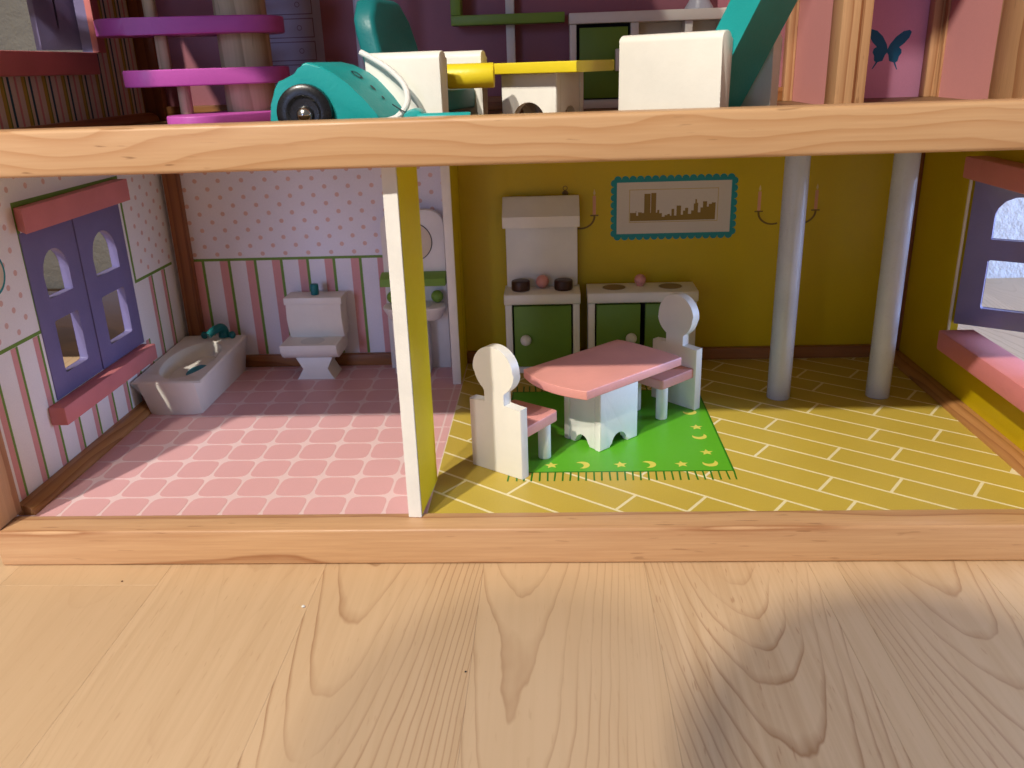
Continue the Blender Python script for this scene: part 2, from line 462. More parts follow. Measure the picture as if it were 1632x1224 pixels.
def area(pl): return abs(sum(pl[i-1][0]*pl[i][1]-pl[i][0]*pl[i-1][1] for i in range(len(pl))))/2

# ------------------------------------------------------------------ the room: floor and wall behind
ZF = -2.0
floor = box('room_floor', -150, 260, -130, 62.6, ZF-2.0, ZF-0.35, M['dark_gap'], None, 0)
tag(floor, 'pale maple laminate floor under the dollhouse', kind='structure')
ORG['room_floor'] = (0, 0, 0)
k = 0
xs = [9.1*i for i in range(-9, 21)]
xs.insert(xs.index(9.1*5)+1, 47.0)
LOOK = {0: (0.10, 0.25, 0.35), 1: (0.22, 0.42, 0.42), 2: (0.95, 0.32, 0.45), 3: (0.55, 0.22, 0.28), 4: (0.85, 0.85, 0.62), 5: (0.10, 0.30, 0.12), 6: (0.70, 0.45, 0.50), 7: (0.4, 0.4, 0.3)}
for i, (x, x2) in enumerate(zip(xs, xs[1:])):
    y = -130 + random.uniform(0, 50)
    cuts = [-130.0]
    while y < 50:
        cuts.append(y); y += random.uniform(55, 95)
    if abs(x) < 0.1: cuts = [-130.0, -71.0, -4.1]
    elif -0.1 < x < 60: cuts = [-130.0, -60-random.uniform(0, 20), random.uniform(5, 30)]
    cuts.append(62.0)
    for a, b_ in zip(cuts, cuts[1:]):
        o = box('plank', x+0.004, x2-0.004, a+0.004, b_-0.004, ZF-0.6, ZF, M['maple'], floor, 0.006, 1)
        lk = LOOK.get(i-9) or (random.random(), random.uniform(0.2, 0.6), random.random()*0.7)
        o.color = (lk[0], lk[1], lk[2], 1)
wall_r = box('room_wall', -150, 260, 62.0, 64, ZF-1.5, 150, M['plaster'], None, 0)
tag(wall_r, 'white rough plastered room wall behind the dollhouse', kind='structure')

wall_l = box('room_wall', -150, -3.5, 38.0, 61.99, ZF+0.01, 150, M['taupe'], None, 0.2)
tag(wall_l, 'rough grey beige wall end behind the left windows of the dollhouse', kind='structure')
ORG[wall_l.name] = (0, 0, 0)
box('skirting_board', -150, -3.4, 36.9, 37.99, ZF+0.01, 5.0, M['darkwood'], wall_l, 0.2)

# ------------------------------------------------------------------ the dollhouse
H = root('dollhouse', (30, 12, -2), 'open-fronted wooden dollhouse with pine beams and two papered storeys', 'dollhouse')
XL, XR, YB, YD = -1.1, 61.1, 27.6, 0.0     # inner wall faces
Z1, Z1T = 20.15, 21.3                      # underside and top of the upper floor
# bottom
box('base_board', XL-0.9, XR+0.9, -0.15, 28.4, -1.6, -0.02, M['raw_edge'], H, 0.0)
box('front_beam', XL, XR+1.0, -2.1, -0.15, -2.0, 0.27, M['pine_x'], H, 0.16, 3)
box('upper_beam', XL-1.4, XR+2.0, -2.05, -0.1, Z1, 22.38, M['beam_up'], H, 0.20, 3)
# walls with window openings
def wall_side(name, x, t, z0, z1, holes, mat, y1=28.4):
    return plate(name, [rect(0.35, y1, z0, z1)]+holes, t, FX(x), mat, H, smooth=False)
WL = wall_side('wall', XL-0.75, 0.75, -0.02, Z1-0.01, [rect(6.9, 19.35, 5.0, 15.9)], P['paper_side'])
WR = wall_side('wall', XR, 0.75, -0.02, Z1-0.01, [rect(6.4, 18.95, 4.75, 16.4)], P['ywall'])
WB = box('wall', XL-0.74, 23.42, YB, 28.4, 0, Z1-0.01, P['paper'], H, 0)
WK = box('wall', 23.42, XR+0.74, YB, 28.4, 0, Z1-0.01, P['ywall'], H, 0)
# front posts of the side walls
box('post', XL-1.4, -0.74, -2.0, 0.34, 0.28, Z1-0.01, M['pine_z'], H, 0.08)
box('post', XR-0.36, XR+1.4, -2.0, 0.34, 0.28, Z1-0.01, M['pine_z'], H, 0.08)
# corner strips
box('corner_strip', -0.70, 0.52, 26.75, YB-0.01, 0.01, Z1-0.01, M['pine_red'], H, 0.05)
box('corner_strip', XR-0.5, XR-0.005, 26.9, YB-0.01, 0.01, Z1-0.01, M['pine_red'], H, 0.05)
# skirting
sk = [(0.02, 0.0), (1.09, 0.0), (1.09, 0.66), (0.75, 0.66), (0.45, 0.62), (0.12, 0.36), (0.02, 0.22)]
def skirting_side(xwall, sgn, z, y0, y1, mat):
    pts = [(xwall+sgn*(1.1-u), v) for u, v in sk]
    return plate('skirting', [pts], y1-y0, lambda u, v, w: (u, y0+w, z+v), mat, H, 0.03)
skirting_side(XL, 1, 0.004, 0.36, 26.74, M['pine_y'])
skirting_side(XR, -1, 0.004, 0.36, 26.88, M['pine_y'])
M['pine_sk'] = wood('pine skirting', 'x', (0.34, 0.145, 0.05), (0.2, 0.07, 0.022), (3, 4.5), freq=170)
box('skirting', 0.43, 23.05, 27.02, YB-0.01, 0.004, 1.05, M['pine_sk'], H, 0.08)
box('skirting', 23.82, XR-0.52, 27.02, YB-0.01, 0.004, 1.05, M['pine_sk'], H, 0.08)

# ---- bathroom floor: tiles
FB = box('floor_panel', 0.0-1.0, 23.86, -0.12, 27.3, -0.018, 0.0, P['grout'], H, 0)
px_, py_, gx, gy = 2.473, 2.63, 0.18, 0.18
ox, oy = 3.93-px_, 2.48-py_
def octo(w, h, c):
    out = []
    for sx, sy, a in ((1, -1, 0), (1, 1, 90), (-1, 1, 180), (-1, -1, 270)):
        # concave corner: a soft diamond of joint shows where four tiles meet
        p0 = (sx*(w-(0 if a in (0, 180) else c)), sy*(h-(c if a in (0, 180) else 0)))
        p1 = (sx*(w-(c if a in (0, 180) else 0)), sy*(h-(0 if a in (0, 180) else c)))
        a_, b_ = (p1, p0) if a in (0, 180) else (p0, p1)
        a_, b_ = ((sx*(w-c), sy*h), (sx*w, sy*(h-c)))
        seq = [a_, (sx*(w-c*0.42), sy*(h-c*0.13)), (sx*(w-c*0.13), sy*(h-c*0.42)), b_]
        if sx*sy > 0: seq = seq[::-1]
        out += seq
    return out
TOCT = octo(px_/2-gx/2, py_/2-gy/2, 0.64)
tile_me = None
for i in range(-1, 9):
    for j in range(0, 11):
        cx, cy = ox+px_*(i+0.5), oy+py_*(j+0.5)
        pl = clip([(cx+a, cy+b_) for a, b_ in TOCT], 0.01, 23.2, -0.1, 27.0)
        if len(pl) < 3 or area(pl) < 0.15: continue
        whole = abs(area(pl)-area(TOCT)) < 1e-3
        if whole and tile_me is not None:
            o = link_mesh('tile', tile_me, FB)
            o.location = [(cx-tc[0])*S, (cy-tc[1])*S, 0]
        else:
            o = plate('tile', [pl], 0.010, FZ(0.0005), P['tile'], FB, smooth=False)
            if whole: tile_me, tc = o.data, (cx, cy)
# border tile row along the kitchen
for j in range(0, 11):
    y0 = oy+py_*j
    pl = clip(rect(23.34, 23.80, y0+0.07, y0+py_-0.07), 0, 30, -0.1, 27)
    if len(pl) > 2: plate('tile', [pl], 0.010, FZ(0.0005), P['tile'], FB, smooth=False)
# ---- kitchen floor: diagonal bricks
FK = box('floor_panel', 23.862, 61.0, -0.12, 27.3, -0.018, 0.0, P['joint'], H, 0)
ux, uy, vx, vy = 0.802, -0.597, 0.597, 0.802
ph = {3: 5.4, 0: 0.8, 1: 4.1, 2: 1.9}
LB, PV, g = 8.62, 2.27, 0.098
for n in range(-8, 14):
    v0, v1 = 28.06+PV*(n-1)+g, 28.06+PV*n-g
    for k in range(-2, 8):
        u0 = ph[n % 4]+LB*k; u1 = u0+LB
        q = []
        for u, v in ((u0+g, v0), (u1-g, v0), (u1-g, v1), (u0+g, v1)):
            uu = u - 0.0*(v1-v)
            q.append((ux*uu+vx*v, uy*uu+vy*v))
        pl = clip(q, 23.9, 60.02, -0.1, 27.01)
        if len(pl) < 3 or area(pl) < 0.1: continue
        plate('brick', [pl], 0.009, FZ(0.0005), P['brick'], FK, smooth=False)
# ---- rug printed on the kitchen floor
RX0, RX1, RY0, RY1 = 28.1, 42.85, 5.4, 19.9
RG = plate('rug_print', [rect(RX0, RX1, RY0, RY1)], 0.004, FZ(0.012), P['rug'], FK, smooth=False)
fr = frame_lines(RX0, RX1, RY0, RY1, 0.12)
n = int((RX1-RX0)/0.493)
for i in range(n+1):
    x = RX1-0.06-0.493*i; sl = random.uniform(-0.05, 0.05)-0.03
    fr.append([(x-0.05, RY0), (x+0.06, RY0), (x+0.06+sl, RY0-1.2), (x-0.05+sl, RY0-1.2)][::-1])
    fr.append([(x-0.05, RY1), (x+0.06, RY1), (x+0.06+sl, RY1+1.2), (x-0.05+sl, RY1+1.2)])
sheets('rug_fringe', fr, FZ(0.020), P['rug_edge'], FK)
def star(cx, cy, r, a0):
    return [(cx+(r if i % 2 == 0 else r*0.45)*math.cos(a0+math.pi*i/5), cy+(r if i % 2 == 0 else r*0.45)*math.sin(a0+math.pi*i/5)) for i in range(10)]
def moon(cx, cy, r, a0):
    # crescent: outer arc, then an inner arc through the same two horns
    A, d = math.radians(125), 0.62*r
    hx, hy = r*math.cos(A), r*math.sin(A)
    R2 = math.hypot(hx+d, hy); B = math.atan2(hy, hx+d)
    pts = [(r*math.cos(-A+2*A*i/16), r*math.sin(-A+2*A*i/16)) for i in range(17)]
    pts += [(-d+R2*math.cos(B-2*B*i/14), R2*math.sin(B-2*B*i/14)) for i in range(1, 14)]
    c, s_ = math.cos(a0), math.sin(a0)
    return [(cx+c*p-s_*q, cy+s_*p+c*q) for p, q in pts]
for x in (31.2, 35.7, 39.65): plate('star', [star(x, 6.45, 0.46, math.pi/2+0.1)], 0.003, FZ(0.018), P['star'], FK, smooth=False)
for y in (8.2, 12.4, 16.9): plate('star', [star(41.55, y, 0.46, math.pi/2)], 0.003, FZ(0.018), P['star'], FK, smooth=False)
for x in (33.2, 37.5): plate('moon', [moon(x, 6.45, 0.5, 0.25)], 0.003, FZ(0.018), P['star'], FK, smooth=False)
for y in (6.35, 10.6, 15.0): plate('moon', [moon(41.5, y+0.2, 0.5, -math.pi/2+0.25)], 0.003, FZ(0.018), P['star'], FK, smooth=False)

# ---- partition at the back and the loose divider board in front
PT = box('partition', 23.09, 23.79, 21.82, YB-0.01, 0.015, Z1-0.02, M['white_edge'], H, 0.05)
plate('printed_face', [rect(21.95, YB-0.02, 0.05, Z1-0.05)], 0.004, FX(23.792), P['ydiv'], PT, smooth=False)
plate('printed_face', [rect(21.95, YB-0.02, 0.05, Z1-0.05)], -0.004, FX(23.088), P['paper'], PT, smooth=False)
plate('partition_joint', [rect(25.55, 25.62, 0.4, 12.0)], 0.004, FX(23.797), P['iron'], PT, smooth=False)
def divider():
    # stands a little askew: front edge (22.95..23.67, -0.72), back end near (23.95, 3.9)
    a = (22.94, -0.70); b_ = (23.68, -0.74); c = (24.02, 3.95); d = (23.28, 4.0)
    tp = [(p[0]+0.05, p[1]+0.02) for p in (a, b_, c, d)]
    pts = [(p[0], p[1], 0.285) for p in (a, b_, c, d)]+[(p[0], p[1], Z1-0.015) for p in tp]
    o = hexa('divider', pts, M['white_edge'], H, 0.045)
    # the printed right-hand face
    def f(u, v, w):
        q = 0.035+0.93*u
        x = b_[0]+(c[0]-b_[0])*q + 0.05*v/20.0; y = b_[1]+(c[1]-b_[1])*q
        return (x+0.014+w, y, v)
    plate('printed_face', [rect(0, 1.03, 0.34, Z1-0.06)], 0.004, f, P['ydiv'], o, smooth=False)
divider()
# ---- grey uprights
for x, y in ((48.67, 18.0), (56.15, 18.0)):
    cyl('upright', (x, y, 0.02), 0.86, Z1-0.04, M['grey'], H, 0.05, 36)

# ---- wallpaper of the bathroom
pk, gl = [], []
x = 0.45
while x < 23:
    pk.append(rect(x, min(x+0.70, 23.05), 1.05, 9.55)); gl.append(rect(x+0.70, x+0.94, 1.05, 9.55)); x += 2.29
gl.append(rect(0.43, 23.05, 9.55, 9.78))
for q in pk: sheets('stripe_print', [q], FY(YB-0.006), P['stripe'], WB)
for q in gl[:-2]+gl[-1:]: sheets('line_print', [q], FY(YB-0.008), P['gline'], WB)
dt = []
for r_ in range(15):
    z = 10.13+0.69*r_
    x = 0.66+(0.99 if r_ % 2 else 0.0)
    while x < 23:
        if x > 0.62: dt.append(circ(x, z, 0.185, 12))
        x += 1.985
sheets('dot_print', dt, FY(YB-0.006), P['dot'], WB)
def inwin(y, z): return 6.3 < y < 20.3 and z > 3.5
pk, gl, dt = [], [], []
y = 1.0
while y < 26.6:
    top_z = 9.55 if (y > 19.9 or y < 6.4) else 4.9
    pk.append(rect(y, y+0.52, 0.67, top_z)); gl.append(rect(y+0.52, y+0.74, 0.67, top_z)); y += 2.35
gl += [rect(0.36, 6.66, 9.57, 9.80), rect(20.12, 26.74, 9.57, 9.80), rect(6.62, 6.94, 9.57, 17.78), rect(19.84, 20.14, 9.57, 17.78), rect(6.94, 19.84, 17.46, 17.78)]
for r_ in range(15):
    z = 10.3+0.69*r_; y = 0.6+(0.99 if r_ % 2 else 0)
    while y < 26.6:
        if not (6.3 < y < 20.5 and z < 17.9): dt.append(circ(y, z, 0.185, 12))
        y += 1.985
for q in pk: sheets('stripe_print', [q], FX(XL+0.006), P['stripe'], WL)
for q in gl: sheets('line_print', [q], FX(XL+0.008), P['gline'], WL)
sheets('dot_print', dt, FX(XL+0.006), P['dot'], WL)
sheets('mirror_print', [circ(3.3, 14.2, 1.2, 30)], FX(XL+0.010), P['mirror'], WL)
sheets('mirror_ring_print', ring(3.3, 14.2, 1.34, 0.16), FX(XL+0.012), P['tealprint'], WL)

# ---- left window: closed shutters, lintel, sill
def shutter(name, fr_, w, h, parent, mat=M['purple'], t=0.6):
    loops = [rect(0, w, 0, h), arch(1.55, w-1.5, 6.4, 9.45), rrect(1.55, w-1.5, 1.35, 4.95, 0.2, 3)]
    return plate(name, loops, t, fr_, mat, parent, 0.035)
WN = root_win = bpy.data.objects.new('window', None); COL.objects.link(WN); WN.parent = H
shutter('shutter', lambda u, v, w: (-1.62+w, 6.70+u, 4.97+v), 6.02, 10.93, WN)
shutter('shutter', lambda u, v, w: (-1.60+w, 12.86+u, 4.95+v), 6.52, 10.90, WN)
hexa('lintel', [(XL+0.02, 6.75, 16.1), (-0.12, 6.0, 16.0), (-0.12, 19.6, 16.05), (XL+0.02, 19.6, 16.1),
                (XL+0.02, 6.75, 17.45), (-0.12, 6.0, 17.5), (-0.12, 19.6, 17.6), (XL+0.02, 19.6, 17.6)], M['frame_pink'], WN, 0.12)
box('sill', XL+0.01, 0.05, 5.5, 19.0, 3.68, 4.93, M['frame_pink'], WN, 0.10)

# ---- right window: shutters swung outwards
WN2 = bpy.data.objects.new('window', None); COL.objects.link(WN2); WN2.parent = H
dx, dy = 0.826, -0.563
shutter('shutter', lambda u, v, w: (61.30+dx*u-dy*w, 18.55+dy*u+dx*w, 5.52+v), 6.07, 10.8, WN2)
shutter('shutter', lambda u, v, w: (62.0+0.826*u+0.563*w, 6.6-0.56*u+0.82*w, 4.77+v), 6.07, 10.93, WN2)
box('lintel', 59.6, XR-0.01, 4.6, 17.0, 16.4, 17.85, M['frame_pink'], WN2, 0.12)
box('sill', 59.6, 62.1, 4.6, 17.05, 4.05, 5.5, M['frame_pink'], WN2, 0.10)
box('jamb', XR-0.004, XR+0.16, 18.86, 19.03, 4.8, 16.39, M['raw_edge'], WN2, 0.0)

# ---- kitchen wall prints
PIC = bpy.data.objects.new('picture_print', None); COL.objects.link(PIC); PIC.parent = H
sc_ = []
def scallop(x0, x1, z0, z1, r):
    pts = []
    def edge(ax, az, bx, bz, nx, nz):
        L_ = math.hypot(bx-ax, bz-az); k = round(L_/(2*r)); rr = L_/k/2
        for i in range(k):
            for j in range(6):
                t = math.pi*j/6
                s_ = (i*2*rr+rr-rr*math.cos(t))/L_; h = rr*0.95*math.sin(t)
                pts.append((ax+(bx-ax)*s_+nx*h, az+(bz-az)*s_+nz*h))
    edge(x0, z0, x1, z0, 0, -1); edge(x1, z0, x1, z1, 1, 0); edge(x1, z1, x0, z1, 0, 1); edge(x0, z1, x0, z0, -1, 0)
    return pts
plate('border', [scallop(36.62, 46.43, 10.83, 15.54, 0.30)], -0.012, FY(YB-0.001), P['tealprint'], PIC, smooth=False)
plate('mount', [rect(36.86, 46.19, 11.08, 15.30)], -0.003, FY(YB-0.016), P['picpaper'], PIC, smooth=False)
sheets('inner_line', frame_lines(37.87, 45.16, 12.0, 14.72, 0.06), FY(YB-0.022), P['picline'], PIC)
sky_steps = [(198, 62), (240, 75), (245, 40), (258, 65), (285, 60), (302, 200), (348, 60), (352, 205), (390, 60), (400, 80), (415, 55), (435, 28), (455, 40), (475, 48), (495, 35), (505, 85), (525, 35), (542, 108), (575, 40), (590, 70), (605, 90), (628, 45), (650, 70), (668, 120), (678, 152), (690, 125), (700, 55), (718, 90), (735, 135), (765, 95), (778, 115), (800, 125), (828, 0)]
sp = []
for (a, h), (b_, _) in zip(sky_steps, sky_steps[1:]):
    sp.append(rect(37.95+(a-198)/90, 37.95+(b_-198)/90, 12.13, 12.13+h/90))
sheets('skyline', sp, FY(YB-0.022), P['sky_brown'], PIC)
def sconce(xa, xb, side):
    s_ = bpy.data.objects.new('candle_print', None); COL.objects.link(s_); s_.parent = H
    for x in ([xa] if side == 'l' else [xb] if side == 'r' else [xa, xb]):
        d = 1 if x == xa else -1
        sheets('candle', [rect(x-0.13, x+0.13, 12.75, 14.3)], FY(YB-0.008), P['candle'], s_)
        sheets('flame', [[(x, 14.3), (x+0.1, 14.5), (x, 14.85), (x-0.1, 14.5)]], FY(YB-0.008), P['flame'], s_)
        q = [rect(x-0.34, x+0.34, 12.62, 12.74)]
        cx = x+d*1.15
        for i in range(14):
            a0, a1 = math.pi*i/14*0.62, math.pi*(i+1)/14*0.62
            f = lambda a, r: (cx-d*r*math.cos(a), 12.62-r*0.86*math.sin(a))
            q.append([f(a0, 1.08), f(a1, 1.08), f(a1, 1.25), f(a0, 1.25)])
        sheets('bracket', q, FY(YB-0.010), P['iron'], s_)
sconce(30.3, 35.0, 'r'); sconce(48.5, 53.1, 'lr')
sheets('hook_print', [circ(32.6, 14.55, 0.26, 16)]+ring(32.6, 14.98, 0.2, 0.06, 20), FY(YB-0.008), P['iron'], WK)

# ------------------------------------------------------------------ upper storey
box('upper_floor_board', XL-0.9, XR+0.9, -0.09, 28.4, Z1+0.3, Z1T, [P['upfloor']], H, 0)
box('ceiling_board', XL-0.9, XR+0.9, -0.09, 28.4, Z1, Z1+0.299, P['ceiling'], H, 0)
ZT, ZTR = 42.0, 52.5
def wall_up(name, x, t, z1, holes, mat): return plate(name, [rect(0.35, 28.4, Z1T, z1)]+holes, t, FX(x), mat, H, smooth=False)
UL = wall_up('wall', XL-0.75, 0.75, ZT, [rect(4.5, 20.55, 26.35, 37.0)], P['upwall'])
UR = wall_up('wall', XR, 0.75, ZTR, [], P['rosewall'])
UB = box('wall', XL-0.74, 50.4, YB, 28.4, Z1T, ZTR, P['mauve'], H, 0)
UC = box('wall', 50.4, XR+0.74, YB, 28.4, Z1T, ZTR, P['orchid'], H, 0)
box('top_floor_board', XL-1.4, 33.0, -2.05, 28.4, ZT, ZT+2.2, M['pine_x'], H, 0.1)
box('roof_board', 33.01, XR+1.4, -2.05, 28.4, ZTR, ZTR+2.2, M['pine_x'], H, 0.1)
box('post', XL-1.4, -0.74, -2.0, 0.34, 22.39, ZT-0.01, M['pine_z'], H, 0.08)
box('post', XR-0.36, XR+1.4, -2.0, 0.34, 22.39, ZTR-0.01, M['pine_z'], H, 0.08)
skirting_side(XL, 1, Z1T+0.004, 0.36, 26.7, M['pine_y'])
box('skirting', 0.5, 49.8, 27.0, YB-0.01, Z1T+0.004, 22.35, M['pine_sk'], H, 0.08)
box('corner_strip', XL+0.005, 0.5, 26.7, YB-0.01, Z1T+0.01, ZT-0.01, M['pine_red'], H, 0.05)
box('corner_strip', XR-0.15, XR+0.0, 26.0, YB-0.01, Z1T+0.01, ZTR-0.01, M['pine_z'], H, 0.0)
box('corner_strip', 60.2, XR-0.16, 26.6, YB-0.01, Z1T+0.01, ZTR-0.01, M['pine_z'], H, 0.05)
# upstairs partition with its front post
PU = box('partition', 50.25, 50.85, 17.2, YB-0.01, Z1T+0.01, ZTR-0.01, P['rosewall'], H, 0)
box('post', 49.85, 51.75, 15.0, 17.2, Z1T+0.01, ZTR-0.01, M['pine_z'], H, 0.06)
box('post', 50.95, 51.05, 14.93, 15.0, Z1T+0.02, ZTR-0.02, M['pine_red'], H, 0.0)
box('corner_strip', 49.55, 50.24, 26.6, YB-0.01, Z1T+0.01, ZTR-0.01, M['pine_z'], H, 0.05)
box('window_post', 60.3, XR-0.01, 12.0, 16.6, Z1T+0.01, ZTR-0.01, M['pine_z'], H, 0.05)
# upper left window
WU = bpy.data.objects.new('window', None); COL.objects.link(WU); WU.parent = H
box('sill', XL+0.01, -0.30, 3.5, 19.15, 24.92, 26.36, M['frame_pink'], WU, 0.10)
box('jamb', XL-0.76, XL+0.006, 20.2, 20.56, 26.37, 36.99, M['purple'], WU, 0.0)
box('side_frame', XL+0.01, -0.62, 20.1, 21.2, 26.37, 38, M['frame_pink'], WU, 0.06)
shutter('shutter', lambda u, v, w: (-1.9-0.45*u-0.893*w, 20.45-0.893*u+0.45*w, 26.6+v), 3.2, 10.9, WU)
plate('shutter', [rect(0, 6, 0, 10.9), arch(1.6, 4.5, 6.4, 9.4)], 0.6, lambda u, v, w: (-2.0-0.93*u+0.36*w, 9.2+0.36*u+0.93*w, 26.6+v), M['purple'], WU, 0.04)
# striped wallpaper upstairs
bands = {'stripe': [], 'ochre': [], 'gline': [], 'petrol': []}
y = 0.6
while y < 26.5:
    tz = 24.9 if y < 19.3 else 41.9
    for kx, off, w in (('stripe', 0.0, 0.22), ('ochre', 0.75, 0.35), ('gline', 1.10, 0.14), ('petrol', 1.55, 0.24)):
        t2 = 24.9 if y+off < 19.2 else (26.3 if y+off < 21.3 else 41.9)
        bands[kx].append(rect(y+off, y+off+w, 21.98, t2))
    y += 2.3
for kx, pl in bands.items():
    for q in pl: sheets('stripe_print', [q], FX(XL+0.006), P[kx], UL)
# dresser printed on the back wall
DR = bpy.data.objects.new('dresser_print', None); COL.objects.link(DR); DR.parent = H
sheets('carcass', [rect(8.8, 13.75, 22.35, 34)], FY(YB-0.006), P['lilac'], DR)
for i in range(5):
    z0 = 22.1+1.68*i
    z0 = max(z0, 22.4)
    sheets('drawer_line', frame_lines(9.1, 13.1, z0, 22.1+1.68*i+1.42, 0.07)+ring(11.95, 22.1+1.68*i+0.72, 0.2, 0.05, 18), FY(YB-0.010), P['lilac_line'], DR)
# butterfly on the wall
def bf(sx):
    pts = [(0, -0.1), (0.12, 0.25), (0.5, 0.8), (1.0, 1.2), (1.45, 1.3), (1.62, 1.15), (1.5, 0.75), (1.2, 0.35), (0.85, 0.05),
           (1.05, -0.1), (1.1, -0.35), (0.95, -0.6), (0.9, -0.95), (0.75, -1.05), (0.98, -1.55), (0.9, -1.55), (0.6, -1.05), (0.25, -0.95), (0.12, -0.5), (0, -0.35)]
    c, s_ = math.cos(-0.05), math.sin(-0.05)
    return [(57.45+(c*sx*a-s_*b_), 24.95+(s_*sx*a+c*b_)) for a, b_ in pts]
sheets('butterfly_print', [bf(1), bf(-1)[::-1]], FY(YB-0.008), P['bfly'], UC)

# ------------------------------------------------------------------ bathroom things
T = root('bathtub', (2, 21.5, 0), 'white wooden toy bathtub with turquoise taps beside the closed violet shutters', 'bathtub')
def bathtub():
    bm = bmesh.new(); n = 48
    tx0, tx1, ty0, ty1 = -1.0, 4.5, 15.95, 26.7
    zt = lambda y: 2.76+0.42*(y-ty0)/(ty1-ty0)
    bx0, bx1, by0, by1 = 0.02, 4.12, 16.05, 26.55
    cx, cy = 1.85, 20.9; rx, ry = 1.95, 4.15
    def rectpt(t, x0, x1, y0, y1, c):
        dx_, dy_ = math.cos(t), math.sin(t)
        hx, hy = (x1-x0)/2, (y1-y0)/2
        k_ = min(hx/abs(dx_) if abs(dx_) > 1e-6 else 1e9, hy/abs(dy_) if abs(dy_) > 1e-6 else 1e9)
        return ((x0+x1)/2+dx_*k_, (y0+y1)/2+dy_*k_)
    # angles include the rectangle's corners
    ang = sorted(set([round(2*math.pi*i/n, 6) for i in range(n)] + [round(math.atan2(s2*(ty1-ty0), s1*(tx1-tx0)) % (2*math.pi), 6) for s1 in (1, -1) for s2 in (1, -1)]))
    rings = []
    def add(f): rings.append([bm.verts.new(f(t)) for t in ang])
    add(lambda t: (*rectpt(t, bx0, bx1, by0, by1, 0), 0.015))
    add(lambda t: (*rectpt(t, tx0, tx1, ty0, ty1, 0), zt(rectpt(t, tx0, tx1, ty0, ty1, 0)[1])-0.12))
    def inset(t):
        p = rectpt(t, tx0+0.1, tx1-0.1, ty0+0.1, ty1-0.1, 0); return (*p, zt(p[1]))
    add(inset)
    for k_, dz in ((1.03, 0.0), (1.0, -0.05), (0.97, -0.45), (0.93, -0.85), (0.85, -1.10), (0.5, -1.18), (0.2, -1.2)):
        add(lambda t: (cx+rx*k_*math.cos(t), cy+ry*k_*math.sin(t), zt(cy+ry*k_*math.sin(t))+dz))
    for a, b_ in zip(rings, rings[1:]):
        for i in range(len(ang)): bm.faces.new((a[i], a[(i+1) % len(ang)], b_[(i+1) % len(ang)], b_[i]))
    bm.faces.new(rings[0][::-1]); bm.faces.new(rings[-1])
    return finish('tub_body', bm, M['white'], T, 0, 2, True, 30)
TB = bathtub()
plate('drain_print', [circ(2.0, 21.2, 0.75, 28, ry=1.35)], 0.012, lambda u, v, w: (u, v, 1.785+0.039*(v-20.9)+w), P['blue'], T)
ball('tap_handle', (1.1, 25.9, 3.42), 0.30, M['teal_d'], T, 1.1)
ball('tap_handle', (3.55, 25.9, 3.42), 0.30, M['teal_d'], T, 1.1)
tube('spout', [(2.75, 26.1, 3.2), (2.75, 26.1, 3.75), (2.65, 25.8, 4.1), (2.3, 25.2, 4.05), (1.95, 24.7, 3.75)], (0.48, 0.30), M['teal_d'], T, 14)

T = root('toilet', (11.2, 25, 0), 'white wooden toy toilet with turquoise flush button against striped wallpaper', 'toilet')
hg = [(9.53, 0.012), (12.8, 0.012), (12.2, 0.95), (12.8, 1.98), (9.6, 1.98), (10.2, 0.95)]
plate('pedestal', [hg], 2.6, FY(23.6), M['white'], T, 0.04)
seat_prof = [(22.75, 2.95), (22.85, 2.55), (23.15, 2.22), (23.5, 2.02), (26.6, 2.0), (26.9, 2.3), (26.9, 3.3), (22.75, 3.3)]
plate('seat', [seat_prof], 4.8, lambda u, v, w: (8.62+w, u, v), M['white'], T, 0.06)
lathe('bowl_print', [(0.2, 0.0), (1.0, 0.0), (1.0, 0.01), (0.9, 0.012)], (11.1, 24.1, 3.302), M['basin'], T, 30)
tank_prof = [(25.25, 3.302), (26.95, 3.302), (26.95, 6.25), (24.85, 6.25), (24.9, 5.0), (25.0, 3.9)]
plate('tank', [tank_prof], 4.7, lambda u, v, w: (8.9+w, u, v), M['white'], T, 0.05)
box('tank_lid', 8.78, 13.72, 24.78, 26.98, 6.252, 6.86, M['white'], T, 0.07)
cyl('flush_button', (11.25, 25.9, 6.862), 0.34, 0.92, M['teal_d'], T, 0.05)

T = root('washstand', (19.9, 25.5, 0), 'white toy washstand with green shelf and round mirror half hidden behind yellow divider', 'washstand')
plate('back_panel', [[(17.25, 0.012), (22.5, 0.012), (22.5, 12.4)] + circ(21.2, 12.4, 1.3, 8, 0, math.pi/2)[1:] + circ(18.55, 12.4, 1.3, 8, math.pi/2, math.pi) ], 0.75, FY(26.2), M['white'], T, 0.05)
cyl('mirror', (19.9, 26.15, 11.1), 1.55, 0.045, P['mirror'], T, 0.01, 40, 'y')
sheets('mirror_rim', ring(19.9, 11.1, 1.62, 0.07), FY(26.14), P['ink'], T)
plate('shelf', [[(24.9, 7.62), (26.19, 7.55), (26.19, 8.6), (25.6, 8.5), (25.1, 8.2)]], 5.5, lambda u, v, w: (17.05+w, u, v), M['green_l'], T, 0.06)
bas = rrect(17.2, 22.6, 23.3, 26.18, 1.2, 6)
bm = prism_bm([bas], 1.25, FZ(4.85))
for v in bm.verts:
    if v.co.z < 5.0:
        v.co.x = 19.9+(v.co.x-19.9)*0.80; v.co.y = 26.18+(v.co.y-26.18)*0.78
finish('basin', bm, M['white'], T, 0.22, 4)
lathe('basin_hollow_print', [(0.2, 0), (1.5, 0.0), (1.5, 0.008)], (19.9, 24.7, 6.105), M['basin'], T, 36)
